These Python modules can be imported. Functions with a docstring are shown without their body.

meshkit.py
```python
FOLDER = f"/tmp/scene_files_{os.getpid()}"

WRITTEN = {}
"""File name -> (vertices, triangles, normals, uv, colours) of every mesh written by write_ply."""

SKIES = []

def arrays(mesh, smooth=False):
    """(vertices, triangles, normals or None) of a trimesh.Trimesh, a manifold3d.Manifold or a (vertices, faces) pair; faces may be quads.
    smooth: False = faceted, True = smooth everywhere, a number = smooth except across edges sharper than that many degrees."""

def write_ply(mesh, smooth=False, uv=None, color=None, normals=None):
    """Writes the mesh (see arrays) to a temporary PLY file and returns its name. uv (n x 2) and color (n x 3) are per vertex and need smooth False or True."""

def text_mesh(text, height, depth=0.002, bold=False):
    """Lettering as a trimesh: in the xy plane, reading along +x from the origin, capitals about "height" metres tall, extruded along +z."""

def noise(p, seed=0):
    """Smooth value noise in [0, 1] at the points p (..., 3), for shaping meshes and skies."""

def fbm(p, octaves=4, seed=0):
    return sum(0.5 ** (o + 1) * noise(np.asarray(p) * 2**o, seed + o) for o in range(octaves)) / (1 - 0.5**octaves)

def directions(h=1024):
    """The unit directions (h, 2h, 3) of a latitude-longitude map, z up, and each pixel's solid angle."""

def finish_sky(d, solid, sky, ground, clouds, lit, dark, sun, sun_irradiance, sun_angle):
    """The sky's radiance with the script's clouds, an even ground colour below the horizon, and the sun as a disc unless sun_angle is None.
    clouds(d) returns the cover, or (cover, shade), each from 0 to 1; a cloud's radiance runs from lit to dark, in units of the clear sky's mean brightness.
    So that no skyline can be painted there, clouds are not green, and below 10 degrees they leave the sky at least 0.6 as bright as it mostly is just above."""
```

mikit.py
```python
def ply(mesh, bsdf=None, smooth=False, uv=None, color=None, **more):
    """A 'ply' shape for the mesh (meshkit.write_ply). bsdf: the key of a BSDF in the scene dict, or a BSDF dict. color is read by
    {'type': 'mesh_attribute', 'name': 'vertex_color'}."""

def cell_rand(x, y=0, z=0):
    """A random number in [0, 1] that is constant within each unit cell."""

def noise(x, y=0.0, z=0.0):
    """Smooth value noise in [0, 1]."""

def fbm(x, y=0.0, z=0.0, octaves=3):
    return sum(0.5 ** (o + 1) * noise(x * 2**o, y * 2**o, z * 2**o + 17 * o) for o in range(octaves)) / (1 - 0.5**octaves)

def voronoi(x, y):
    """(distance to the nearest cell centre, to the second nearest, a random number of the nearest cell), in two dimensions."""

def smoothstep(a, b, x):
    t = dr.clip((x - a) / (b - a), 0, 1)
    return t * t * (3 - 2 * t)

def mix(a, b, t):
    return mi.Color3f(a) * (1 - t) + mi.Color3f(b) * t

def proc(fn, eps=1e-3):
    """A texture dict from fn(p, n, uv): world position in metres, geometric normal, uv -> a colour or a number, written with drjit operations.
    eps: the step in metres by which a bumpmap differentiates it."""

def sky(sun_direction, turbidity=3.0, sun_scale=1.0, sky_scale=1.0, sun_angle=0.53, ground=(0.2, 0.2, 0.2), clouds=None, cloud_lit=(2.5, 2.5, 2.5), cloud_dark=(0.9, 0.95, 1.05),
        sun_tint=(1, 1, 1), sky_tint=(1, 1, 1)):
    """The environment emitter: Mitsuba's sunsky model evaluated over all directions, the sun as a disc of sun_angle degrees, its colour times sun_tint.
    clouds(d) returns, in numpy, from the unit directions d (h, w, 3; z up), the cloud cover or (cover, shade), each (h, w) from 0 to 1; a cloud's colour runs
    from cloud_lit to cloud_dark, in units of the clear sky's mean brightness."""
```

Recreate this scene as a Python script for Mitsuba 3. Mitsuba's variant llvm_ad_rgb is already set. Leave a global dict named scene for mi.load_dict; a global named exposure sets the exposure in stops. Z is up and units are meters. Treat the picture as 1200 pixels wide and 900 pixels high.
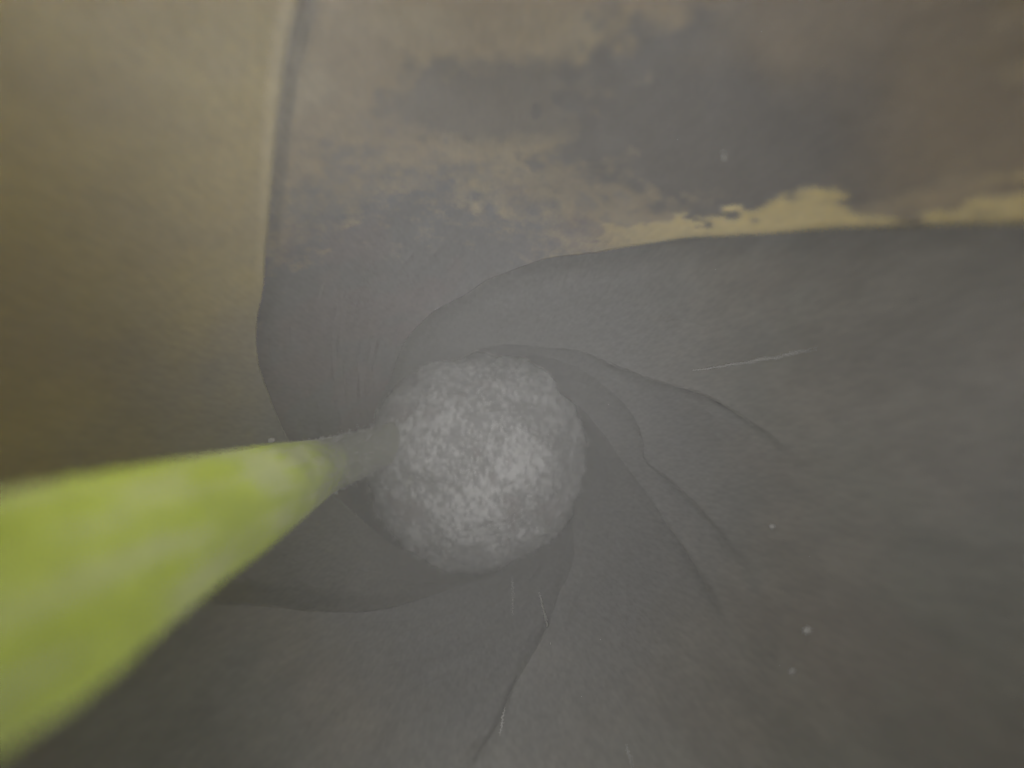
import math
import numpy as np
import trimesh
import drjit as dr
import mitsuba as mi
import mikit
import meshkit
from scipy.interpolate import PchipInterpolator

T = mi.ScalarTransform4f
rng = np.random.default_rng(7)
scene, labels = {}, {}

# ------------------------------------------------------------------ camera
# The pipe runs along +y, its axis through the origin; the lens sits on the axis.
F = 600.0                                   # focal length in pixels of the 1200 x 900 photograph
AX = np.array([-40.0, -90.0, F]); AX /= np.linalg.norm(AX)      # pipe axis in camera space (right, up, forward)
YAW = math.asin(-AX[0]); PITCH = math.acos(AX[2] / math.cos(YAW))
FWD = np.array([math.sin(YAW) * math.cos(PITCH), math.cos(YAW) * math.cos(PITCH), math.sin(PITCH)])
RIGHT = np.array([math.cos(YAW), -math.sin(YAW), 0.0])
UP = np.cross(RIGHT, FWD)
scene['camera'] = {
    'type': 'thinlens', 'fov': 90.0, 'fov_axis': 'x', 'near_clip': 0.004, 'far_clip': 10.0,
    'aperture_radius': 0.0021, 'focus_distance': 0.20,
    'to_world': T().look_at(origin=[0, 0, 0], target=FWD.tolist(), up=[0, 0, 1]),
    'medium': {'type': 'ref', 'id': 'murk'},
}
exposure = 1.15

# ------------------------------------------------------------------ lamps: the LED ring round the lens plus an added fill, each a narrow and a wide beam
LAMPS = [  # angle round the lens, ring radius, share
    (120, 0.043, 1.45), (2, 0.043, 0.55), (276, 0.044, 1.38), (66, 0.043, 0.60), (70, 0.008, 0.36)]  # the last entry is a fill lamp added to brighten the hose
BEAMS = [(27, 7, 0.20), (50, 14, 0.088), (84, 34, 0.019)]            # cutoff, full-power half angle, intensity
LED = np.array([1.0, 0.995, 0.985])
for i, (a, r, share) in enumerate(LAMPS):
    p = np.array([r * math.cos(math.radians(a)), -0.004, r * math.sin(math.radians(a))])
    for j, (cut, beam, power) in enumerate(BEAMS):
        scene[f'led_and_fill_{i}_{j}'] = {
            'type': 'spot', 'cutoff_angle': float(cut), 'beam_width': float(beam),
            'intensity': {'type': 'rgb', 'value': (LED * power * share * 0.075).tolist()},
            'to_world': T().look_at(origin=p.tolist(), target=[p[0] * (1 + 3.6 * (j > 0)), 1.0, p[2] * (1 + 3.6 * (j > 0))], up=[0, 0, 1])}   # the wide beams splay outwards

# ------------------------------------------------------------------ the murk in the pipe
scene['murk'] = {'type': 'homogeneous', 'albedo': {'type': 'rgb', 'value': [0.95, 0.95, 0.95]},
                 'sigma_t': 1.95, 'phase': {'type': 'hg', 'g': 0.35}}
scene['haze'] = {'type': 'cube', 'to_world': T().translate([0, 0.06, 0]).scale([0.17, 0.47, 0.17]),
                 'bsdf': {'type': 'null'}, 'interior': {'type': 'ref', 'id': 'murk'}}
labels['haze'] = {'label': 'grey murky haze filling the pipe', 'category': 'haze', 'kind': 'stuff'}

# ------------------------------------------------------------------ helpers
def direction(px, py):
    d = RIGHT * (px - 600) / F + UP * (450 - py) / F + FWD
    return d / np.linalg.norm(d)

PROFILE = PchipInterpolator([-0.36, -0.1, 0.03, 0.10, 0.20, 0.30, 0.36, 0.40, 0.43],
                            [0.118, 0.116, 0.112, 0.104, 0.088, 0.0745, 0.073, 0.060, 0.030])
SS = np.linspace(0.02, 0.40, 4000)

def depth(rho, lift):                        # distance along the axis at which a lip of that height shows at tan(angle) = rho
    return float(np.interp(-rho, -(PROFILE(SS) - lift) / SS, SS))

def polar(px, py, lift=0.0):
    d = direction(px, py)
    return math.degrees(math.atan2(d[2], d[0])), depth(math.hypot(d[0], d[2]) / d[1], lift)
LIFT = {'A': 0.0095, 'B': 0.0118, 'C': 0.008, 'G': 0.005, 'D': 0.007, 'F': 0.007, 'E': 0.010}

# course of each fold, surveyed from its two ends: (depth, turning angle) pairs, unwrapped
COURSE = {
    'A': [(340, 0), (325, 80), (316, 150), (308, 230), (301, 330), (299, 420), (312, 470), (332, 512)],
    'B': [(1200, 250), (1050, 255), (950, 260), (850, 269), (775, 277), (700, 289), (600, 310), (540, 340), (500, 365), (470, 400), (452, 440)],
    'C': [(850, 490), (830, 475), (780, 450), (735, 427), (700, 410), (640, 399), (560, 402)],
    'G': [(802, 571), (773, 539), (753, 490)],
    'D': [(761, 576), (732, 533), (706, 495)],
    'F': [(585, 831), (600, 806), (638, 757), (656, 710), (672, 673), (678, 620)],
    'E': [(250, 720), (350, 730), (440, 725), (525, 695), (590, 665)],
}
NEAR = {'A': 112, 'B': 24, 'C': 8, 'G': -7, 'D': -10, 'F': -85, 'E': -150}

def course(k):
    pts, last = [], NEAR[k]
    for q in COURSE[k]:
        a, s = polar(*q, LIFT[k])
        a += 360 * round((last - a) / 360); last = a
        pts.append((s, a))
    pts.sort()
    s, a = np.array(pts).T
    keep = np.r_[True, np.diff(s) > 0.002]
    s, a = s[keep], a[keep]
    s = np.r_[s[0] - 0.06, s, s[-1] + 0.16]; a = np.r_[a[0] - 22, a, a[-1] + 85]
    f = PchipInterpolator(s, a)
    return lambda x: np.radians(f(np.clip(x, s[0], s[-1])))
ARM = {k: course(k) for k in COURSE}

def sstep(a, b, x):
    t = np.clip((x - a) / (b - a), 0, 1)
    return t * t * (3 - 2 * t)

def bumps(th, s, seed):
    P = np.stack([np.cos(th) * 0.1, s, np.sin(th) * 0.1], -1)
    h = 0.0042 * (meshkit.fbm(P * 16, 3, seed) - 0.5) + 0.0016 * (meshkit.fbm(P * 60, 3, seed + 5) - 0.5)
    # small wrinkles that follow the twist of the folds
    q = np.stack([(th - 9.0 * s) * 14, s * 16 + th * 2, 0 * s], -1)
    w = meshkit.fbm(q, 3, seed + 9)
    return h + 0.0012 * (w - 0.5) * sstep(0.08, 0.25, s)

# soft folds within the lower sheet: name, height, run-out, depth where it starts and is full
SOFT = [('C', 0.0115, 0.026, 0.135, 0.225), ('G', 0.0070, 0.016, 0.15, 0.215), ('D', 0.0105, 0.018, 0.155, 0.22), ('F', 0.0095, 0.022, 0.155, 0.225)]

def sheet(lo, hi, turn, height, runout, seed, soft=()):
    """One fold of the sleeve from its raised lip (course lo) to under the lip of the next (course hi + turn)."""
    ns, nt = 430, 420
    s = np.linspace(-0.30, 0.425, ns)
    a0, a1 = ARM[lo](s), ARM[hi](s) + turn
    R = PROFILE(s)
    span = (a1 - a0) + 0.012 / R                   # runs on beneath the neighbour
    t = np.linspace(0, 1, nt) ** 1.25
    TH = a0[:, None] + span[:, None] * t[None, :]
    S = np.repeat(s[:, None], nt, 1)
    RR = np.repeat(R[:, None], nt, 1)
    arc = (TH - a0[:, None]) * RR                  # metres from the lip
    H = height * (0.35 + 0.65 * sstep(-0.02, 0.10, s)) * (1 - 0.35 * sstep(0.24, 0.34, s))
    wob = 1 + 0.25 * (meshkit.fbm(np.stack([s * 30, 0 * s, 0 * s], -1), 2, seed) - 0.5)
    h = (H * wob)[:, None] * np.exp(-arc / runout)
    left = (a1[:, None] - TH) * RR                 # metres to the neighbour's lip
    h = h - 0.0030 * (1 - sstep(-0.002, 0.018, left))
    for k, hh, L, s0, s1 in soft:
        d = (TH - ARM[k](S) + math.pi) % (2 * math.pi) - math.pi
        d = d * RR
        amp = 1.2 * hh * sstep(s0, s1, S)
        h = h + amp * (np.exp(-np.maximum(d, 0) / L) * sstep(-0.0036, 0.0024, d) - 0.35 * np.exp(-((d + 0.0050) / 0.0030) ** 2))
    h = h + bumps(TH, S, seed)
    rad = RR - h
    # the lip itself: rolled over and back under itself
    roll = np.linspace(math.pi, 0, 9)[:-1]
    rb = 0.0028
    cols_r, cols_t, cols_arc = [], [], []
    back = np.linspace(0.010, 0.001, 5)
    for b in back:
        cols_r.append(rad[:, 0] + 2 * rb); cols_t.append(a0 + b / R); cols_arc.append(np.full(ns, -0.004 - b))
    for r in roll:
        cols_r.append(rad[:, 0] + rb - rb * math.cos(r)); cols_t.append(a0 - rb * math.sin(r) / R); cols_arc.append(np.full(ns, -0.001 * r))
    rad = np.hstack([np.array(cols_r).T, rad]); TH = np.hstack([np.array(cols_t).T, TH])
    arc = np.hstack([np.array(cols_arc).T, arc]); S = np.repeat(s[:, None], TH.shape[1], 1)
    V = np.stack([rad * np.cos(TH), S, rad * np.sin(TH)], -1)
    n, m = TH.shape
    i, j = np.meshgrid(np.arange(n - 1), np.arange(m - 1), indexing='ij')
    q = np.stack([i * m + j, i * m + j + 1, (i + 1) * m + j + 1, (i + 1) * m + j], -1).reshape(-1, 4)
    f = np.vstack([q[:, [0, 1, 2]], q[:, [0, 2, 3]]])
    mesh = trimesh.Trimesh(V.reshape(-1, 3), f, process=False)
    uv = np.stack([arc, S], -1).reshape(-1, 2)
    return mesh, uv

# ------------------------------------------------------------------ materials
def fibre_noise(p):
    return mikit.fbm(p.x * 900, p.y * 260, p.z * 900, octaves=3)

def tan_color(p, n, uv):                       # left fold: ochre film over grey cloth, thinning with depth
    c = mikit.mix((0.305, 0.232, 0.056), (0.255, 0.19, 0.06), mikit.smoothstep(0.2, 0.8, mikit.fbm(p.x * 40, p.y * 40, p.z * 40 + 3)))
    c = mikit.mix(c, (0.16, 0.15, 0.14), mikit.smoothstep(0.11, 0.215, uv.y + 0.05 * (mikit.fbm(p.x * 60, p.y * 60, p.z * 60) - 0.5)))
    lip_highlight = mikit.smoothstep(0.0032, 0.0005, dr.abs(uv.x - 0.0005)) * mikit.smoothstep(0.17, 0.11, uv.y)      # bright highlight painted along the lip's edge
    c = mikit.mix(c, (0.38, 0.31, 0.17), 0.5 * lip_highlight)
    return c * (0.86 + 0.28 * fibre_noise(p))

def stained_color(p, n, uv):                   # upper fold: ochre film, large dark stain, rubbed strip along the lip
    big = mikit.fbm(p.x * 34 + 5, p.y * 34, p.z * 34, octaves=4) - 0.5
    fine = mikit.fbm(p.x * 210 + p.z * 60, p.y * 170, p.z * 190 - p.y * 50 + 9, octaves=4) - 0.5
    grey = mikit.mix((0.103, 0.099, 0.104), (0.12, 0.096, 0.10), mikit.smoothstep(0.4, 0.65, mikit.fbm(p.x * 50, p.y * 50 + 7, p.z * 50)))
    ochre = mikit.mix((0.325, 0.255, 0.135), (0.275, 0.205, 0.105), mikit.smoothstep(-0.15, 0.15, big))
    film = 1 - mikit.smoothstep(0.135, 0.19, uv.y + 0.05 * big + 0.06 * fine)
    c = mikit.mix(grey, ochre, film)
    # the dark stain: an uneven blotch near the lip, running on along the sleeve as patches
    e = dr.sqrt(dr.square((uv.x - 0.030) / 0.040) + dr.square((uv.y - 0.100) / 0.047))
    stain = 1 - mikit.smoothstep(0.70, 1.2, e + 0.8 * big + 1.0 * fine)
    e2 = dr.sqrt(dr.square((uv.x - 0.075) / 0.045) + dr.square((uv.y - 0.128) / 0.016))
    stain = dr.maximum(stain, 0.8 * (1 - mikit.smoothstep(0.6, 1.2, e2 + 1.4 * big + 0.8 * fine)))
    dark = mikit.mix((0.094, 0.080, 0.068), (0.20, 0.145, 0.078), mikit.smoothstep(0.10, 0.075, uv.y + 0.05 * big))
    c = mikit.mix(c, dark, stain)
    width = 0.0062 + 0.005 * big + 0.012 * (mikit.fbm(uv.x * 420, uv.y * 210, 2, octaves=4) - 0.5) + 0.010 * (mikit.fbm(uv.x * 40, uv.y * 75, 7, octaves=2) - 0.5) - 0.0075 * dr.exp(-dr.square((uv.y - 0.0895) / 0.006)) - 0.003 * mikit.smoothstep(0.088, 0.078, uv.y)
    strip = (1 - mikit.smoothstep(width - 0.0016, width + 0.0016, uv.x)) * (1 - mikit.smoothstep(0.118, 0.175, uv.y))
    c = mikit.mix(c, (0.56, 0.44, 0.17), strip)
    return c * (0.86 + 0.28 * fibre_noise(p))

def olive_color(p, n, uv):                     # lower folds: slimy grey-olive cloth
    b = mikit.fbm(p.x * 28, p.y * 28, p.z * 28 + 2, octaves=4)
    c = mikit.mix((0.172, 0.153, 0.122), (0.148, 0.142, 0.112), mikit.smoothstep(0.35, 0.65, b))
    c = c * (0.90 + 0.20 * mikit.smoothstep(0.3, 0.7, mikit.fbm(p.x * 110, p.y * 45, p.z * 110 + 8, octaves=4)))
    c = mikit.mix(c, (0.162, 0.137, 0.108), 0.6 * mikit.smoothstep(0.55, 0.75, mikit.fbm(p.x * 45 + 4, p.y * 45, p.z * 45)))
    c = mikit.mix(c, (0.146, 0.142, 0.141), mikit.smoothstep(0.13, 0.22, uv.y + 0.06 * (b - 0.5)))
    return c * (0.84 + 0.32 * fibre_noise(p))

def relief(p, n, uv):
    return fibre_noise(p) * 0.6 + mikit.fbm(p.x * 250, p.y * 250, p.z * 250)

scene['relief_texture'] = mikit.proc(relief, eps=2e-4)
def cloth(fn, rough=0.62):
    return {'type': 'twosided', 'bsdf': {'type': 'bumpmap', 'scale': 0.0005, 'map': mikit.proc(relief, eps=2e-4),
            'nested': {'type': 'principled', 'base_color': mikit.proc(fn), 'roughness': rough, 'specular': 0.25}}}
del scene['relief_texture']
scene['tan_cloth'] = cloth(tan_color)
scene['stained_cloth'] = cloth(stained_color)
scene['olive_cloth'] = cloth(olive_color)

# ------------------------------------------------------------------ the twisted sleeve
PARTS = [
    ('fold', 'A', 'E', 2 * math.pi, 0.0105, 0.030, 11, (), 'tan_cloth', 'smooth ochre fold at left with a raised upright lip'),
    ('fold_001', 'B', 'A', 0.0, 0.0140, 0.034, 23, (), 'stained_cloth', 'upper fold with a large dark stain and a rubbed yellowish edge'),
    ('fold_002', 'E', 'B', 0.0, 0.0140, 0.032, 37, SOFT, 'olive_cloth', 'dark olive grey lower fold with soft creases swirling to the centre'),
]
sheets = {}
for name, lo, hi, turn, hh, ro, seed, soft, mat, text in PARTS:
    if lo == 'E':
        turn = 2 * math.pi if ARM['B'](0.2) < ARM['E'](0.2) and False else 0.0
    a = ARM[lo](0.2); b = ARM[hi](0.2) + turn
    turn += 2 * math.pi * math.ceil((a - b) / (2 * math.pi))
    b = ARM[hi](0.2) + turn
    if b - a > 2 * math.pi:
        turn -= 2 * math.pi
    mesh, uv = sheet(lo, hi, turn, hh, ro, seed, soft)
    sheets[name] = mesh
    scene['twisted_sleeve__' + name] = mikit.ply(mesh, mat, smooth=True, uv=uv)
    labels['twisted_sleeve__' + name] = {'label': text}
labels['twisted_sleeve'] = {'label': 'grey and ochre pipe lining sleeve twisted into overlapping folds swirling to the middle', 'category': 'pipe lining'}
ALLV = np.vstack([m.vertices for m in sheets.values()])
ALLV = ALLV[ALLV[:, 1] > 0.03]
ALLD = ALLV / np.linalg.norm(ALLV, axis=1, keepdims=True)

def on_sleeve(px, py, lift=0.0008):
    """The point of the sleeve seen in that direction."""
    d = direction(px, py)
    near = np.nonzero(ALLD @ d > math.cos(0.007))[0]
    v = ALLV[near[np.argmin(np.linalg.norm(ALLV[near], axis=1))]]
    return d * (np.linalg.norm(v) - lift)

# ------------------------------------------------------------------ the matted ball at the end of the sleeve
BALL, BR = np.array([-0.001, 0.345, 0.003]), 0.0715
ico = trimesh.creation.icosphere(6, BR)
v = ico.vertices / BR
lump = 0.014 * (meshkit.fbm(v * 2.2 + 9, 3, 3) - 0.5) + 0.005 * (meshkit.fbm(v * 9, 3, 4) - 0.5) + 0.0060 * (meshkit.fbm(v * [60, 60, 22], 3, 5) - 0.5) * sstep(0.3, 0.7, meshkit.fbm(v * 4, 2, 12))
ico.vertices = v * (BR + lump)[:, None]
ico.apply_translation(BALL)

def ball_color(p, n, uv):
    b = mikit.fbm(p.x * 620, p.y * 620, p.z * 260, octaves=3)
    c = mikit.mix((0.28, 0.275, 0.275), (0.54, 0.53, 0.53), mikit.smoothstep(0.3, 0.75, b + 0.5 * (mikit.fbm(p.x * 38, p.y * 38, p.z * 38 + 2) - 0.5)))
    c = mikit.mix(c, (0.26, 0.23, 0.23), 0.7 * mikit.smoothstep(0.58, 0.72, mikit.fbm(p.x * 60 + 3, p.y * 60, p.z * 40)))
    c = mikit.mix(c, (0.60, 0.59, 0.59), 0.8 * mikit.smoothstep(0.60, 0.80, mikit.fbm(p.x * 650 + 8, p.y * 650, p.z * 170, octaves=3)))
    return c
scene['matted'] = {'type': 'twosided', 'bsdf': {'type': 'principled', 'base_color': mikit.proc(ball_color), 'roughness': 0.8, 'specular': 0.2}}
scene['matted_ball__core'] = mikit.ply(ico, 'matted', smooth=True)
labels['matted_ball'] = {'label': 'pale grey rough matted ball plugging the middle of the twisted sleeve at the hose tip', 'category': 'debris ball'}

# short tufts and crumbs over the side of the ball
tv, tf, at = [], [], 0
fn = ico.vertex_normals
front = np.nonzero((fn[:, 1] < 0.35))[0]
for k in rng.choice(front, 9000, replace=False):
    p, nn = ico.vertices[k], fn[k]
    L = 0.0010 + 0.0062 * rng.random() ** 3
    w = 0.00012 + 0.00018 * rng.random()
    side = np.cross(nn, rng.normal(size=3)); side /= np.linalg.norm(side)
    other = np.cross(nn, side)
    bend = np.array([0, 0, -0.6]) + rng.normal(size=3) * 0.55
    tip = p + (nn * 0.9 + bend - nn * (bend @ nn) * 0.5) * L
    base = [p - nn * 0.0004 + w * (math.cos(a) * side + math.sin(a) * other) for a in (0, 2.1, 4.2)]
    tv += base + [tip]
    tf += [[at, at + 1, at + 3], [at + 1, at + 2, at + 3], [at + 2, at, at + 3]]
    at += 4
scene['tuft'] = {'type': 'twosided', 'bsdf': {'type': 'diffuse', 'reflectance': {'type': 'rgb', 'value': [0.36, 0.35, 0.35]}}}
scene['matted_ball__tuft'] = mikit.ply((np.array(tv), np.array(tf)), 'tuft')
labels['matted_ball__tuft'] = {'label': 'short pale tufts bristling over the matted ball', 'kind': 'stuff'}

# ------------------------------------------------------------------ the hose
HR = 0.0112
SEEN = [(0, 717, 0.048), (100, 670, 0.060), (200, 624, 0.080), (270, 594, 0.103), (330, 567, 0.142), (385, 545, 0.215), (430, 529, 0.268), (466, 516, 0.295), (492, 507, 0.306)]
ctrl = [(RIGHT * (px - 600) / F + UP * (450 - py) / F + FWD) * z for px, py, z in SEEN]
back = ctrl[0] - ctrl[2]; back /= np.linalg.norm(back)
back = back * 0.25 + np.array([0, -1.0, 0]); back /= np.linalg.norm(back)
ctrl = np.array([ctrl[0] + back * k for k in (0.20, 0.10, 0.05, 0.02)] + ctrl)
q = np.r_[0, np.cumsum(np.linalg.norm(np.diff(ctrl, axis=0), axis=1))]
cs = PchipInterpolator(q, ctrl)
qq = np.linspace(0, q[-1], 700)
path = cs(qq)
tan = np.gradient(path, axis=0); tan /= np.linalg.norm(tan, axis=1, keepdims=True)
na = np.cross(tan, [0, 0, 1.0]); na /= np.linalg.norm(na, axis=1, keepdims=True)
nb = np.cross(na, tan)
M = 96
ang = np.arange(M) * 2 * math.pi / M
rr = HR * (1 + 0.03 * (meshkit.fbm(np.stack([np.repeat((qq * 60)[:, None], M, 1), np.cos(ang)[None] * 1.5 + 0 * qq[:, None], np.sin(ang)[None] * 1.5 + 0 * qq[:, None]], -1), 3, 8) - 0.5))
# shallow braid under the jacket
rr = rr + 0.00007 * (np.sin(ang[None] * 10 + qq[:, None] * 900) + np.sin(ang[None] * 10 - qq[:, None] * 900))
V = path[:, None] + rr[..., None] * (np.cos(ang)[None, :, None] * na[:, None] + np.sin(ang)[None, :, None] * nb[:, None])
i, j = np.meshgrid(np.arange(len(qq) - 1), np.arange(M), indexing='ij')
quad = np.stack([i * M + j, i * M + (j + 1) % M, (i + 1) * M + (j + 1) % M, (i + 1) * M + j], -1).reshape(-1, 4)
huv = np.stack([np.repeat(ang[None], len(qq), 0), np.repeat(qq[:, None], M, 1)], -1).reshape(-1, 2)

END = float(q[-1])
def hose_color(p, n, uv):
    b = mikit.fbm(p.x * 120, p.y * 60, p.z * 120)
    c = mikit.mix((0.63, 0.76, 0.085), (0.58, 0.71, 0.08), mikit.smoothstep(0.3, 0.7, b))
    scuff = mikit.smoothstep(0.36, 0.74, mikit.fbm(uv.x * 5, uv.y * 60, 4, octaves=5))
    c = mikit.mix(c, (0.78, 0.82, 0.46), 0.6 * scuff)
    silt = mikit.smoothstep(END - 0.255, END - 0.07, uv.y + 0.07 * (b - 0.5))        # grey silt caking the far end, tinted to imitate its fade into haze
    return mikit.mix(c, (0.25, 0.25, 0.215), 0.97 * silt)
scene['hose_jacket'] = {'type': 'twosided', 'bsdf': {'type': 'principled', 'base_color': mikit.proc(hose_color), 'roughness': 0.42, 'specular': 0.4}}
scene['jetting_hose__jacket'] = mikit.ply((V.reshape(-1, 3), np.vstack([quad[:, [0, 1, 2]], quad[:, [0, 2, 3]]])), 'hose_jacket', smooth=True, uv=huv)
labels['jetting_hose'] = {'label': 'thick yellow green hose running from lower left into the murky middle', 'category': 'hose'}

# matted silt bristling over the far end of the hose
hv, hf, at = [], [], 0
NV = V.reshape(-1, 3); NN = (V - path[:, None]).reshape(-1, 3); NN = NN / np.linalg.norm(NN, axis=1, keepdims=True)
for k in range(4200):
    u = END - 0.15 * rng.random() ** 1.3
    ring = int(np.searchsorted(qq, u)); k = min(ring, len(qq) - 1) * M + rng.integers(M)
    p, nn = NV[k], NN[k]
    L = (0.0006 + 0.0048 * rng.random() ** 3) * (1 - 0.9 * (END - u) / 0.15) ** 1.3
    w = 0.00012 + 0.00022 * rng.random()
    side = np.cross(nn, rng.normal(size=3)); side /= np.linalg.norm(side)
    other = np.cross(nn, side)
    tip = p + (nn * 0.9 + rng.normal(size=3) * 0.6) * L
    hv += [p - nn * 0.0004 + w * (math.cos(a) * side + math.sin(a) * other) for a in (0, 2.1, 4.2)] + [tip]
    hf += [[at, at + 1, at + 3], [at + 1, at + 2, at + 3], [at + 2, at, at + 3]]
    at += 4
scene['jetting_hose__silt_tuft'] = mikit.ply((np.array(hv), np.array(hf)), 'tuft')
labels['jetting_hose__silt_tuft'] = {'label': 'grey matted silt on the far end of the hose', 'kind': 'stuff'}

# ------------------------------------------------------------------ loose fibres and flecks stuck to the sleeve
scene['pale_fibre'] = {'type': 'twosided', 'bsdf': {'type': 'diffuse', 'reflectance': {'type': 'rgb', 'value': [0.40, 0.39, 0.37]}}}
def strand(pts, radius, seed):
    r = np.random.default_rng(seed)
    p = np.array([on_sleeve(*x) for x in pts])
    u = np.r_[0, np.cumsum(np.linalg.norm(np.diff(p, axis=0), axis=1))]
    x = PchipInterpolator(u, p)(np.linspace(0, u[-1], 22))
    x[1:-1] += r.normal(size=(20, 3)) * 0.00012
    tt = np.gradient(x, axis=0); tt /= np.linalg.norm(tt, axis=1, keepdims=True)
    a = np.cross(tt, [0.3, 1, 0.2]); a /= np.linalg.norm(a, axis=1, keepdims=True)
    b = np.cross(tt, a)
    g = np.arange(6) * math.pi / 3
    rad = radius * np.sin(np.linspace(0.25, math.pi - 0.25, 22)) * (0.75 + 0.5 * r.random(22))
    W = x[:, None] + rad[:, None, None] * (np.cos(g)[None, :, None] * a[:, None] + np.sin(g)[None, :, None] * b[:, None])
    i, j = np.meshgrid(np.arange(21), np.arange(6), indexing='ij')
    f = np.stack([i * 6 + j, i * 6 + (j + 1) % 6, (i + 1) * 6 + (j + 1) % 6, (i + 1) * 6 + j], -1).reshape(-1, 4)
    return W.reshape(-1, 3), f
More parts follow.
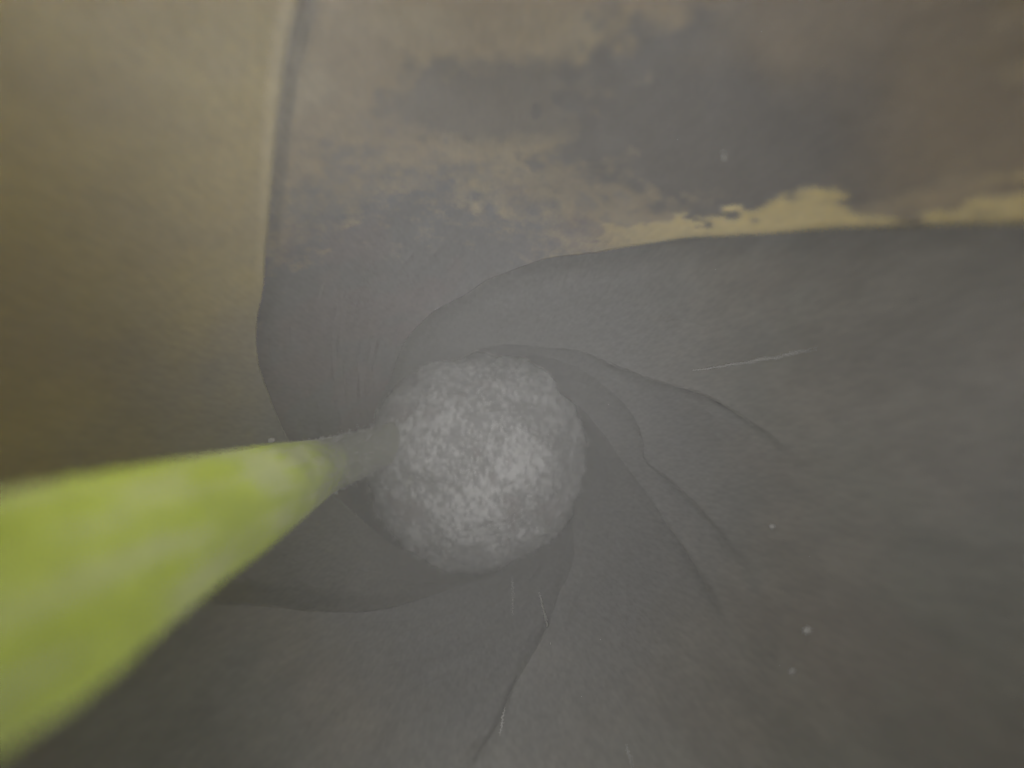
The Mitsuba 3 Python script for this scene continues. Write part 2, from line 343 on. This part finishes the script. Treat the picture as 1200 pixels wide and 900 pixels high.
FIBRES = [
    ([(812, 434), (860, 427), (910, 418), (958, 408)], 0.00036, 'long pale fibre lying slantwise on the sleeve right of the ball'),
    ([(632, 694), (638, 720), (645, 755)], 0.00040, 'short pale fibre in the crease just below the ball, curving right'),
    ([(600, 676), (601, 700), (600, 722)], 0.00026, 'faint upright fibre directly below the ball, left of the curved one'),
    ([(592, 828), (588, 848), (586, 862)], 0.00020, 'faint short fibre low on the sleeve near the bottom edge of the view'),
    ([(733, 872), (738, 886), (741, 900)], 0.00018, 'faint fibre at the very bottom of the view, right of the middle'),
]
for i, (pts, r, text) in enumerate(FIBRES):
    key = 'pale_fibre_strand' if i == 0 else f'pale_fibre_strand_{i:03d}'
    scene[key] = mikit.ply(strand(pts, r, 40 + i), 'pale_fibre', smooth=True)
    labels[key] = {'label': text, 'category': 'fibre'}
FLECKS = [
    ((848, 183), (0.6, 1.8), 'small white fleck standing beside the dark stain on the upper fold'),
    ((905, 617), (1.1, 0.9), 'tiny white fleck on the sleeve to the right of and below the ball'),
    ((946, 739), (1.6, 1.2), 'largest pale fleck low on the right side of the sleeve'),
    ((648 + 280, 786), (0.9, 0.9), 'lowest tiny fleck on the right side of the sleeve'),
    ((686, 520), (1.1, 1.3), 'small pale fleck touching the right edge of the matted ball'),
    ((318, 516), (1.4, 1.0), 'pale fleck on the left lip just above the hose'),
]
for i, (at2, (w, hgt), text) in enumerate(FLECKS):
    c = on_sleeve(*at2)
    m = trimesh.creation.icosphere(2, 1.0)
    m.vertices *= (1 + 0.7 * (meshkit.fbm(m.vertices * 1.7 + i * 5, 2, 60 + i) - 0.5))[:, None]
    sc = np.linalg.norm(c) * 0.0042
    m.vertices = c + (m.vertices[:, :1] * RIGHT * w + m.vertices[:, 1:2] * UP * hgt + m.vertices[:, 2:] * FWD * 0.5) * sc
    key = 'grit_fleck' if i == 0 else f'grit_fleck_{i:03d}'
    scene[key] = mikit.ply(m, 'pale_fibre', smooth=True)
    labels[key] = {'label': text, 'category': 'fleck'}
